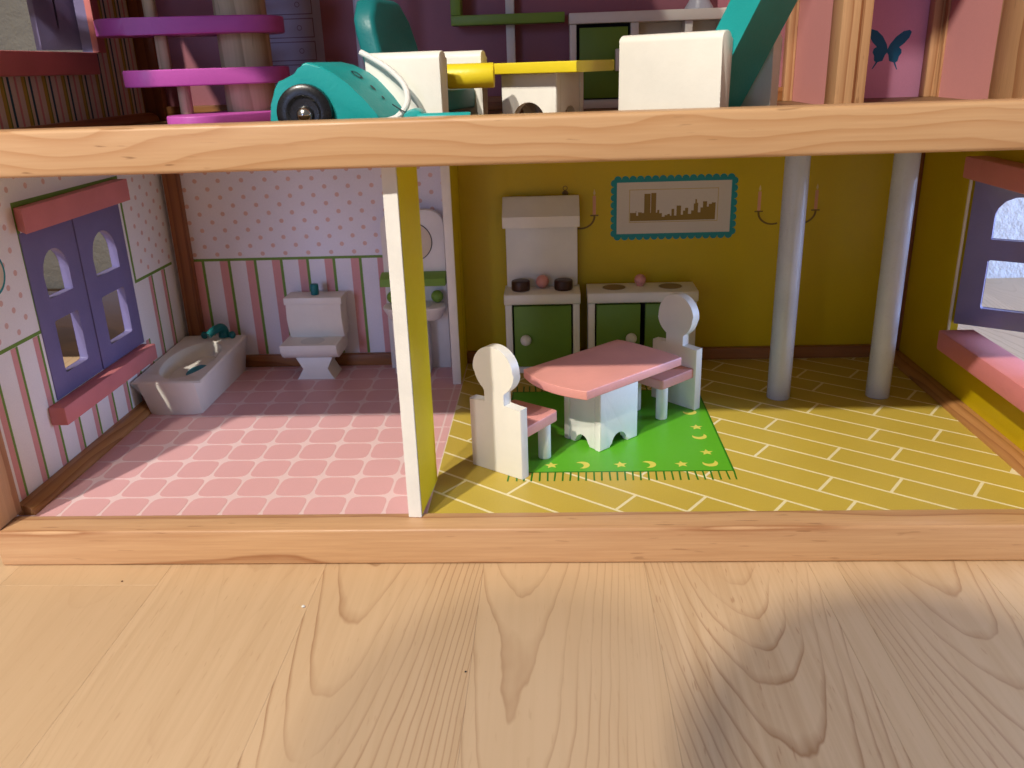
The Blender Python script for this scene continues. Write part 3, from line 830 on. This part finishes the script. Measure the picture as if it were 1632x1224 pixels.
ball('tap', (18.0, 25.4, 6.62), 0.52, M['green_l'], T); ball('tap', (21.75, 25.4, 6.62), 0.52, M['green_l'], T)
box('pedestal', 17.85, 20.9, 24.6, 26.19, 0.012, 4.84, M['white'], T, 0.08)

# ------------------------------------------------------------------ kitchen things
def slab_prof(y0, y1, z0, z1, r):
    return [(y1, z0), (y1, z1), (y0+0.25, z1)] + [(y0+r-r*math.sin(t), z0+r+(z1-z0-2*r)*0+ (z1-z0-r) - 0 - (r-r*math.cos(t)) * 1.0 if False else 0) for t in ()] + \
           [(y0+0.08, z1-0.08), (y0, z1-0.25), (y0, z0+0.28), (y0+0.08, z0+0.1), (y0+0.28, z0)]
def cupboard(T, x0, x1, doors, knobs):
    t = 0.55
    box('side_panel', x0, x0+t, 24.2, 26.98, 0.012, 6.05, M['white'], T, 0.05)
    box('side_panel', x1-t, x1, 24.2, 26.98, 0.012, 6.05, M['white'], T, 0.05)
    box('back_panel', x0+t, x1-t, 26.6, 26.95, 0.012, 6.04, M['dark_gap'], T, 0)
    box('bottom_panel', x0+t, x1-t, 24.35, 26.6, 0.012, 0.55, M['white'], T, 0.04)
    box('dark_shade_panel', x0+t, x1-t, 25.35, 25.5, 0.56, 6.04, M['dark_gap'], T, 0)  # near-black sheet standing in for the shade behind the doors
    plate('worktop', [slab_prof(23.85, 27.0, 6.06, 7.02, 0.3)], x1-x0+0.12, lambda u, v, w: (x0-0.06+w, u, v), M['white'], T, 0.05)
    for (a, b_), kx in zip(doors, knobs):
        d = box('door', a, b_, 24.28, 24.75, 0.6, 5.88, M['green'], T, 0.05)
        ball('knob', (kx, 23.95, 3.05), 0.46, M['white'], d)
T = root('stove', (30.6, 25.6, 0), 'white wooden toy stove with hood, brown hotplates and green oven door', 'stove')
cupboard(T, 27.5, 33.65, [(28.2, 32.95)], [29.15])
box('splashback', 27.62, 33.55, 26.45, 26.98, 7.025, 12.6, M['white'], T, 0.05)
plate('hood', [[(24.9, 12.25), (26.99, 12.25), (26.99, 14.5), (26.6, 14.5), (24.9, 13.12)]], 6.25, lambda u, v, w: (27.45+w, u, v), M['white'], T, 0.06)
for x in (28.8, 32.35): cyl('hotplate', (x, 25.3, 7.025), 0.77, 0.84, M['brownpaint'], T, 0.12)
ball('control_ball', (30.6, 25.9, 7.58), 0.55, M['pinkpaint'], T)
T = root('sink_counter', (38.8, 25.6, 0), 'low white toy kitchen counter with green doors and two round bowls under the skyline picture', 'counter')
cupboard(T, 34.35, 43.2, [(35.05, 38.65), (39.05, 42.5)], [37.9, 41.7])
for x in (36.55, 41.2):
    lathe('bowl', [(0.3, 0.0), (0.98, 0.0), (0.98, 0.005), (1.04, 0.02), (1.04, 0.028)], (x, 25.55, 7.022), M['basin'], T, 36)
    lathe('bowl_hollow', [(0.2, 0.0), (0.94, 0.0), (0.94, 0.004)], (x, 25.55, 7.047), paint('bowl brown', (0.30, 0.22, 0.13), 0.6), T, 36)
ball('tap_ball', (38.75, 26.1, 7.5), 0.48, M['pinkpaint'], T)
cyl('tap_stem', (38.75, 26.1, 7.025), 0.3, 0.25, M['pinkpaint'], T, 0.03)

# ---- table(s): a slab with bowed ends on a hollow square foot with arches
def table(name, loc, ang, la, lb, bow, h, th, fa, fb, topmat, label, foot_off=(0, 0), arc=0.85):
    T = root(name, loc, label, 'table', ang, None, True)
    pts = []
    n_ = 12
    for i in range(n_+1):
        s_ = -1+2*i/n_; pts.append((la/2+0.25*bow*(1-s_*s_), lb/2*s_))
    for i in range(n_+1):
        s_ = 1-2*i/n_; pts.append((-la/2-bow*(1-s_*s_), lb/2*s_))
    plate('tabletop', [pts], th, FZ(h-th), topmat, T, 0.07, 3)
    def panel(L_, hh):
        r = min(arc, L_*0.36) if arc > 1 else min(arc, L_*0.27); c = 0.0
        o = [(-L_/2, 0.0), (-r-0.05, 0.0)] + [(-r*math.cos(math.pi*i/14), 0.12+r*1.05*math.sin(math.pi*i/14)) for i in range(15)] + [(r+0.05, 0.0), (L_/2, 0.0), (L_/2, hh), (-L_/2, hh)]
        return o
    hh = h-th-0.006; t = 0.55
    fx, fy = foot_off
    plate('foot_panel', [panel(fa, hh)], t, lambda u, v, w: (fx+u, fy-fb/2+w, 0.028+v*0.995), M['white'], T, 0.10, 3)
    plate('foot_panel', [panel(fa, hh)], -t, lambda u, v, w: (fx+u, fy+fb/2+w, 0.028+v*0.995), M['white'], T, 0.10, 3)
    plate('foot_panel', [panel(fb-2*t-0.02, hh)], t, lambda u, v, w: (fx-fa/2+0.03+w, fy+u, 0.028+v*0.995), M['white'], T, 0.06, 3)
    plate('foot_panel', [panel(fb-2*t-0.02, hh)], -t, lambda u, v, w: (fx+fa/2-0.03+w, fy+u, 0.028+v*0.995), M['white'], T, 0.06, 3)
    return T
table('dining_table', (34.85, 11.45, 0.0), math.radians(43), 9.3, 6.0, 0.7, 5.3, 0.62, 3.75, 3.5, M['pinkpaint'],
      'pink topped toy dining table with white arched foot standing on green rug', (-0.5, -0.25))

def chair(name, loc, ang, label):
    """local: the back board in the plane y = 0 .. 0.72, seat towards +y"""
    T = root(name, loc, label, 'chair', ang, 'toy dining chairs', True)
    w, sh, r, cz, nk = 2.05, 4.75, 1.58, 6.95, 0.72
    a0 = math.acos(nk/r)
    out = [(-w, 0.02), (w, 0.02), (w, sh), (nk, sh)]
    aa = math.asin(nk/r)
    for i in range(37):
        t = -math.pi/2+aa + (2*math.pi-2*aa)*i/36
        out.append((r*math.cos(t), cz+r*math.sin(t)))
    out += [(-nk, sh), (-w, sh)]
    plate('back_board', [out], 0.72, lambda u, v, d: (u, d, v), M['white'], T, 0.055, 2)
    s_ = [(-1.85, 0.725), (1.85, 0.725)] + [(1.85-0.3+0.3*math.cos(t), 4.35-0.3+0.3*math.sin(t)) for t in (0, 0.5, 1.0, 1.57)] + [(-1.85+0.3-0.3*math.cos(t), 4.35-0.3+0.3*math.sin(t)) for t in (1.57, 1.0, 0.5, 0)]
    plate('seat', [s_], 0.72, FZ(2.55), M['pinkpaint'], T, 0.07, 3)
    for x in (-1.25, 1.25): cyl('leg', (x, 3.55, 0.028), 0.42, 2.52, M['white'], T, 0.05)
    return T
chair('dining_chair', (27.68, 5.55, 0.0), math.radians(-35.5), 'white toy chair with pink seat at the front end of the pink table')
chair('dining_chair', (40.95, 17.5, 0.0), math.radians(180-46), 'shaded white toy chair behind the pink table before the kitchen counter')

# ------------------------------------------------------------------ upstairs things
ZU = Z1T
T = root('spiral_staircase', (10.6, 18, ZU), 'orchid purple spiral stair treads around a pale wooden post', 'staircase')
cyl('newel_post', (10.65, 18, ZU+0.01), 1.72, ZT-ZU-0.03, M['rawpole'], T, 0.02, 40)
def tread(ax, ay, bx, by, r1, r2, z0, z1):
    a = math.atan2(by-ay, bx-ax); pts = []
    for i in range(17):
        t = a+math.pi/2+math.pi*i/16; pts.append((ax+r1*math.cos(t), ay+r1*math.sin(t)))
    for i in range(17):
        t = a-math.pi/2+math.pi*i/16; pts.append((bx+r2*math.cos(t), by+r2*math.sin(t)))
    return plate('tread', [pts], z1-z0, FZ(z0), M['magenta'], T, 0.10, 3)
tread(10.65, 17.6, 4.05, 15.9, 2.9, 2.3, 27.15, 28.2)
tread(10.65, 17.6, 5.6, 14.9, 2.9, 2.1, 24.0, 25.05)
tread(10.65, 17.4, 8.6, 13.6, 2.8, 2.1, 21.32, 22.22)
tread(10.65, 17.6, 3.6, 18.2, 2.9, 2.3, 30.4, 31.45)
for x, y, z0, z1 in ((5.35, 16.0, 28.21, 30.39), (5.9, 15.7, 25.06, 27.14), (7.1, 15.2, 22.23, 23.99)):
    cyl('baluster', (x, y, z0), 0.42, z1-z0, M['rawpole'], T, 0.02, 20)

T = root('toy_vacuum_cleaner', (20, 3.5, ZU), 'turquoise toy vacuum cleaner with black wheel at the upper floor edge', 'vacuum cleaner')
def vac():
    y0 = 1.5
    px2 = [(17.05, ZU+0.3), (17.08, 22.3), (17.2, 23.1), (17.42, 23.85), (17.68, 24.22), (18.3, 24.32), (18.62, 24.46), (18.85, 24.75), (18.98, 25.0), (19.2, 25.06), (19.9, 24.88), (20.6, 24.5), (21.3, 23.95), (22.0, 23.25), (22.6, 22.5), (22.85, 22.05), (22.7, ZU+0.3)]
    def f(u, v, w): return (u+w*0.35, y0+w, v)
    bm = prism_bm([px2], 3.2, f)
    finish('body', bm, M['teal'], T, 0.10, 3)
    lathe('wheel', [(0.2, 0.0), (0.75, -0.05), (0.9, -0.22), (1.25, -0.24), (1.42, -0.12), (1.45, 0.2), (1.4, 0.4)], (18.93, y0-0.22, 22.62), M['black'], T, 40, 'y')
    lathe('axle_screw', [(0.02, -0.40), (0.25, -0.34), (0.40, -0.18), (0.44, 0.0), (0.44, 0.12)], (18.95, y0-0.30, 22.56), M['metal'], T, 20, 'y')
    # printed face on the sloping front
    prof = [(19.9, 24.88), (20.6, 24.5), (21.3, 23.95), (22.0, 23.25), (22.6, 22.5)]
    def g_(u, v, w):            # u = x on the sloping top, v = across
        for (a, za), (b_, zb) in zip(prof, prof[1:]):
            if u <= b_ or b_ == 22.6:
                z = za+(zb-za)*(u-a)/(b_-a); break
        return (u+v*0.35+0.03, y0+v, z+0.04)
    for u, v, r in ((20.75, 1.7, 0.27), (21.55, 1.7, 0.13), (22.05, 1.7, 0.08)):
        sheets('face_print', ring(u, v, r, 0.10 if r > 0.2 else r, 20) if r > 0.2 else [circ(u, v, r, 14)], g_, P['ink'], T)
    tube('hose', [(21.4, 4.6, 25.5), (22.2, 4.2, 25.1), (23.1, 3.6, 24.55), (23.9, 3.0, 23.75), (24.05, 2.4, 22.9), (23.6, 1.9, 22.3), (23.0, 1.8, 22.1)], 0.16, M['cord'], T, 10)
    tube('cable', [(23.3, 2.3, 22.9), (23.9, 1.6, 22.6), (24.4, 1.2, 22.45)], 0.035, P['ink'], T, 6)
    cyl('nozzle_head', (24.6, 0.6, 22.15), 0.55, 1.6, M['teal'], T, 0.1, 24, 'y')
    cyl('nozzle_pipe', (24.8, 0.7, 22.22), 0.27, 2.7, M['teal'], T, 0.05, 18, 'x')
vac()

def side_board(nm, x0, x1, y0, y1, z1, T, lean=0.0, r=0.42):
    pts = [(y0, ZU+0.01), (y1, ZU+0.01)] + [((y0+y1)/2+(y1-y0)/2*math.cos(math.pi*i/10), z1-r+r*math.sin(math.pi*i/10)) for i in range(11)]
    return plate(nm, [pts], x1-x0, lambda u, v, w: (x0+w, u, v), M['white'], T, 0.06, 3)
def plank_side(T, x0, x1, y0, y1, z1, r=0.4):
    """a side board running along local x with a half-round top"""
    m_, h_ = (y0+y1)/2, (y1-y0)/2
    pts = [(y0, 0.01), (y1, 0.01)] + [(m_+h_*math.cos(math.pi*i/12), z1-h_*0.85+h_*0.85*math.sin(math.pi*i/12)) for i in range(13)]
    return plate('side_board', [pts], x1-x0, lambda u, v, w: (x0+w, u, v), M['white'], T, 0.05, 2)
T = root('toy_armchair', (21.5, 4.8, ZU), 'white sided toy armchair with turquoise backrest behind the toy vacuum cleaner', 'armchair', math.radians(-15), None, True)
plank_side(T, 0.0, 4.35, 0.0, 0.95, 4.15)
plank_side(T, 0.0, 4.35, 6.6, 7.55, 4.2)
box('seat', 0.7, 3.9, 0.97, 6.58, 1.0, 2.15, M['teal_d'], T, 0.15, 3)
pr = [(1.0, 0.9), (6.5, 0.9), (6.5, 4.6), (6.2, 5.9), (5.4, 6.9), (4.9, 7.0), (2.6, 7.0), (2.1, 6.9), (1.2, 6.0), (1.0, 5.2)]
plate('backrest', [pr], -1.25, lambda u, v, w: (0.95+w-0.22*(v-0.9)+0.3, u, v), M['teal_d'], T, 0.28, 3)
rc = root('bolster_cushion', (26.6, 7.0, 23.45), 'yellow bolster roll lying on the seat of the toy armchair', 'cushion')
cyl('roll', (25.8, 6.2, 24.12), 0.66, 2.6, M['yellowpaint'], rc, 0.05, 30, 'x')
table('coffee_table', (31.0, 9.1, ZU-0.02), math.radians(-28), 7.0, 5.0, 0.25, 3.45, 0.60, 3.6, 3.6, M['yellowpaint'],
      'yellow topped toy table with white arched foot upstairs', (0.0, 0.15), 1.2)

T = root('toy_recliner', (40.1, 2.2, ZU), 'brightly lit white sided toy recliner with tall slanting turquoise back', 'recliner', math.radians(-39.7), None, True)
plank_side(T, -6.3, 0.0, 0.0, 0.95, 4.62)
plank_side(T, -6.3, 0.0, 5.6, 6.5, 4.6)
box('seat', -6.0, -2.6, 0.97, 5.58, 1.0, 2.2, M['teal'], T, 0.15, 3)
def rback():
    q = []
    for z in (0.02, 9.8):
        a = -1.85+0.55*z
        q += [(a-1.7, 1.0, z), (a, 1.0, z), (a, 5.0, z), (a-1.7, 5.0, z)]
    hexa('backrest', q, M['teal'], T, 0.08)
rback()
T = root('media_cabinet', (38.8, 25.5, ZU), 'low white toy cabinet with green door against the mauve wall', 'cabinet')
box('top_board', 32.95, 44.7, 24.3, 26.98, 27.3, 28.05, M['white'], T, 0.06)
box('side_panel', 33.0, 33.5, 24.6, 26.95, ZU+0.01, 27.29, M['white'], T, 0.04)
box('side_panel', 44.1, 44.6, 24.6, 26.95, ZU+0.01, 27.29, M['white'], T, 0.04)
box('divider_panel', 37.5, 38.1, 24.6, 26.6, ZU+0.01, 27.29, M['white'], T, 0.04)
box('divider_panel', 41.5, 42.05, 24.6, 26.6, ZU+0.01, 27.29, M['white'], T, 0.04)
box('bottom_board', 33.51, 37.49, 24.62, 26.6, ZU+0.01, 21.95, M['white'], T, 0.04)
box('back_panel', 33.51, 44.09, 26.62, 26.9, ZU+0.01, 27.28, M['raw_edge'], T, 0.0)
dd = box('door', 33.72, 37.3, 24.45, 24.85, 22.05, 27.02, M['green'], T, 0.05)
box('dark_shade_panel', 33.52, 37.48, 25.3, 25.4, 21.96, 27.28, M['dark_gap'], T, 0.0)  # dark sheet, paints the shade behind the green door
box('knob', 36.35, 37.02, 23.75, 24.44, 23.95, 25.5, M['white'], dd, 0.08)
T = root('lamp_foot', (42.6, 25.9, 28.05), 'pale grey cone foot standing on the white toy cabinet', 'lamp')
lathe('cone', [(1.05, 0.0), (1.05, 0.1), (0.65, 0.75), (0.4, 1.6), (0.35, 4.0)], (42.6, 25.6, 28.06), M['grey'], T, 30)
T = root('shelf_unit', (28.4, 26, ZU), 'green and white toy shelf rack behind the yellow topped table', 'shelf')
box('board', 24.15, 32.65, 25.0, 26.95, 27.5, 28.2, M['green_l'], T, 0.05)
box('upright', 24.16, 24.9, 25.05, 26.95, 28.21, 33.0, M['green_l'], T, 0.05)
box('pillar', 28.2, 28.86, 26.2, 26.95, ZU+0.01, 27.49, M['white'], T, 0.05)
box('pillar', 28.2, 28.86, 26.2, 26.95, 28.21, 33.0, M['white'], T, 0.05)
T = root('grey_pole', (18.3, 20, ZU), 'thin pale grey pole rising behind the turquoise armchair back', 'pole')
cyl('shaft', (18.3, 20, ZU+0.25), 0.34, ZT-ZU-0.3, M['grey'], T, 0.02, 20)
cyl('foot', (18.3, 20, ZU+0.01), 0.9, 0.24, M['grey'], T, 0.06, 24)

# ------------------------------------------------------------------ crumbs on the room floor
def crumb(x, y, r, col, label):
    T = root('crumb', (x, y, ZF), label, 'crumb', 0, 'crumbs on the room floor')
    bm = bmesh.new(); bmesh.ops.create_icosphere(bm, subdivisions=2, radius=r)
    for v in bm.verts:
        v.co *= random.uniform(0.7, 1.15); v.co.z *= 0.6
        v.co += Vector((x, y, ZF+0.5*r))
    finish('grain', bm, paint('crumb '+label[:5], col, 0.7), T, 0, 2, True, 60)
crumb(17.97, -6.22, 0.11, (0.75, 0.72, 0.62), 'white speck of dust on the maple floor left of the middle')
crumb(27.11, -11.34, 0.055, (0.01, 0.01, 0.01), 'tiny black speck on the maple floor near the middle')
crumb(6.94, -3.75, 0.06, (0.12, 0.06, 0.03), 'tiny brown speck on the maple floor at the left near the front beam')

# ------------------------------------------------------------------ the photographer, crouching behind the viewpoint: casts the soft shade on the floor
def person():
    T = root('person', (11, -90, ZF), 'person crouching beside the viewpoint, only their soft shadow shows on the floor', 'person')
    V, Eg, Rd = [], [], []
    def v(x, y, z, r, link=None):
        V.append(((x-11)*S, (y+90)*S, (z-ZF)*S)); Rd.append(r*S)
        if link is not None: Eg.append((link, len(V)-1))
        return len(V)-1
    pel = v(11, -108, 40, 14); sp = v(11, -92, 45, 13, pel); ch = v(11, -75, 43, 13.5, sp)
    nk = v(11, -66, 46, 5.0, ch); hd = v(10.7, -60, 52, 5.0, nk); v(10.9, -56, 56.8, 5.4, hd)
    for sx, hand in ((-1, (-2, -46, 2.5)), (1, (34, -49, 20))):
        sh = v(11+sx*15, -72, 40, 6.0, ch)
        el = v(11+sx*(16 if sx < 0 else 25), -64, 17, 4.2, sh)
        wr = v(hand[0]-sx*0.5, hand[1]-8, hand[2]+1.5, 2.8, el)
        pa = v(hand[0], hand[1]-1, hand[2]+0.5, 3.2, wr)
        for k_ in range(4):
            k1 = v(hand[0]+(k_-1.5)*1.9, hand[1]+3.5, hand[2], 0.95, pa)
            k2 = v(hand[0]+(k_-1.5)*2.1, hand[1]+6.2-abs(k_-1.4)*0.7, hand[2]-0.9, 0.85, k1)
            v(hand[0]+(k_-1.5)*2.2, hand[1]+8.0-abs(k_-1.4)*1.0, hand[2]-1.9, 0.75, k2)
        t1 = v(hand[0]-sx*3.6, hand[1]+0.3, hand[2], 1.1, pa); v(hand[0]-sx*4.8, hand[1]+3.0, hand[2]-0.8, 0.95, t1)
        hp = v(11+sx*9, -111, 33, 9.5, pel)
        kn = v(11+sx*13, -86, 7, 6.2, hp); an = v(11+sx*11, -124, 4, 3.8, kn); v(11+sx*11, -133, 1.5, 2.8, an)
    me = bpy.data.meshes.new('body'); me.from_pydata(V, Eg, [])
    o = link_mesh('body', me, T)
    md = o.modifiers.new('skin', 'SKIN')
    if not me.skin_vertices: me.attributes.new('skin', 'FLOAT', 'POINT')
    for i, d in enumerate(me.skin_vertices[0].data):
        d.radius = (Rd[i], Rd[i]); d.use_root = (i == 0)
    sb = o.modifiers.new('smooth', 'SUBSURF'); sb.levels = 2; sb.render_levels = 2
    me.materials.append(paint('dark blue knitwear', (0.05, 0.06, 0.10), 0.9))
    hr = ball('hair', (10.9, -57, 57.5), 6.2, paint('brown hair', (0.06, 0.035, 0.02), 0.7), T, 0.95)
person()
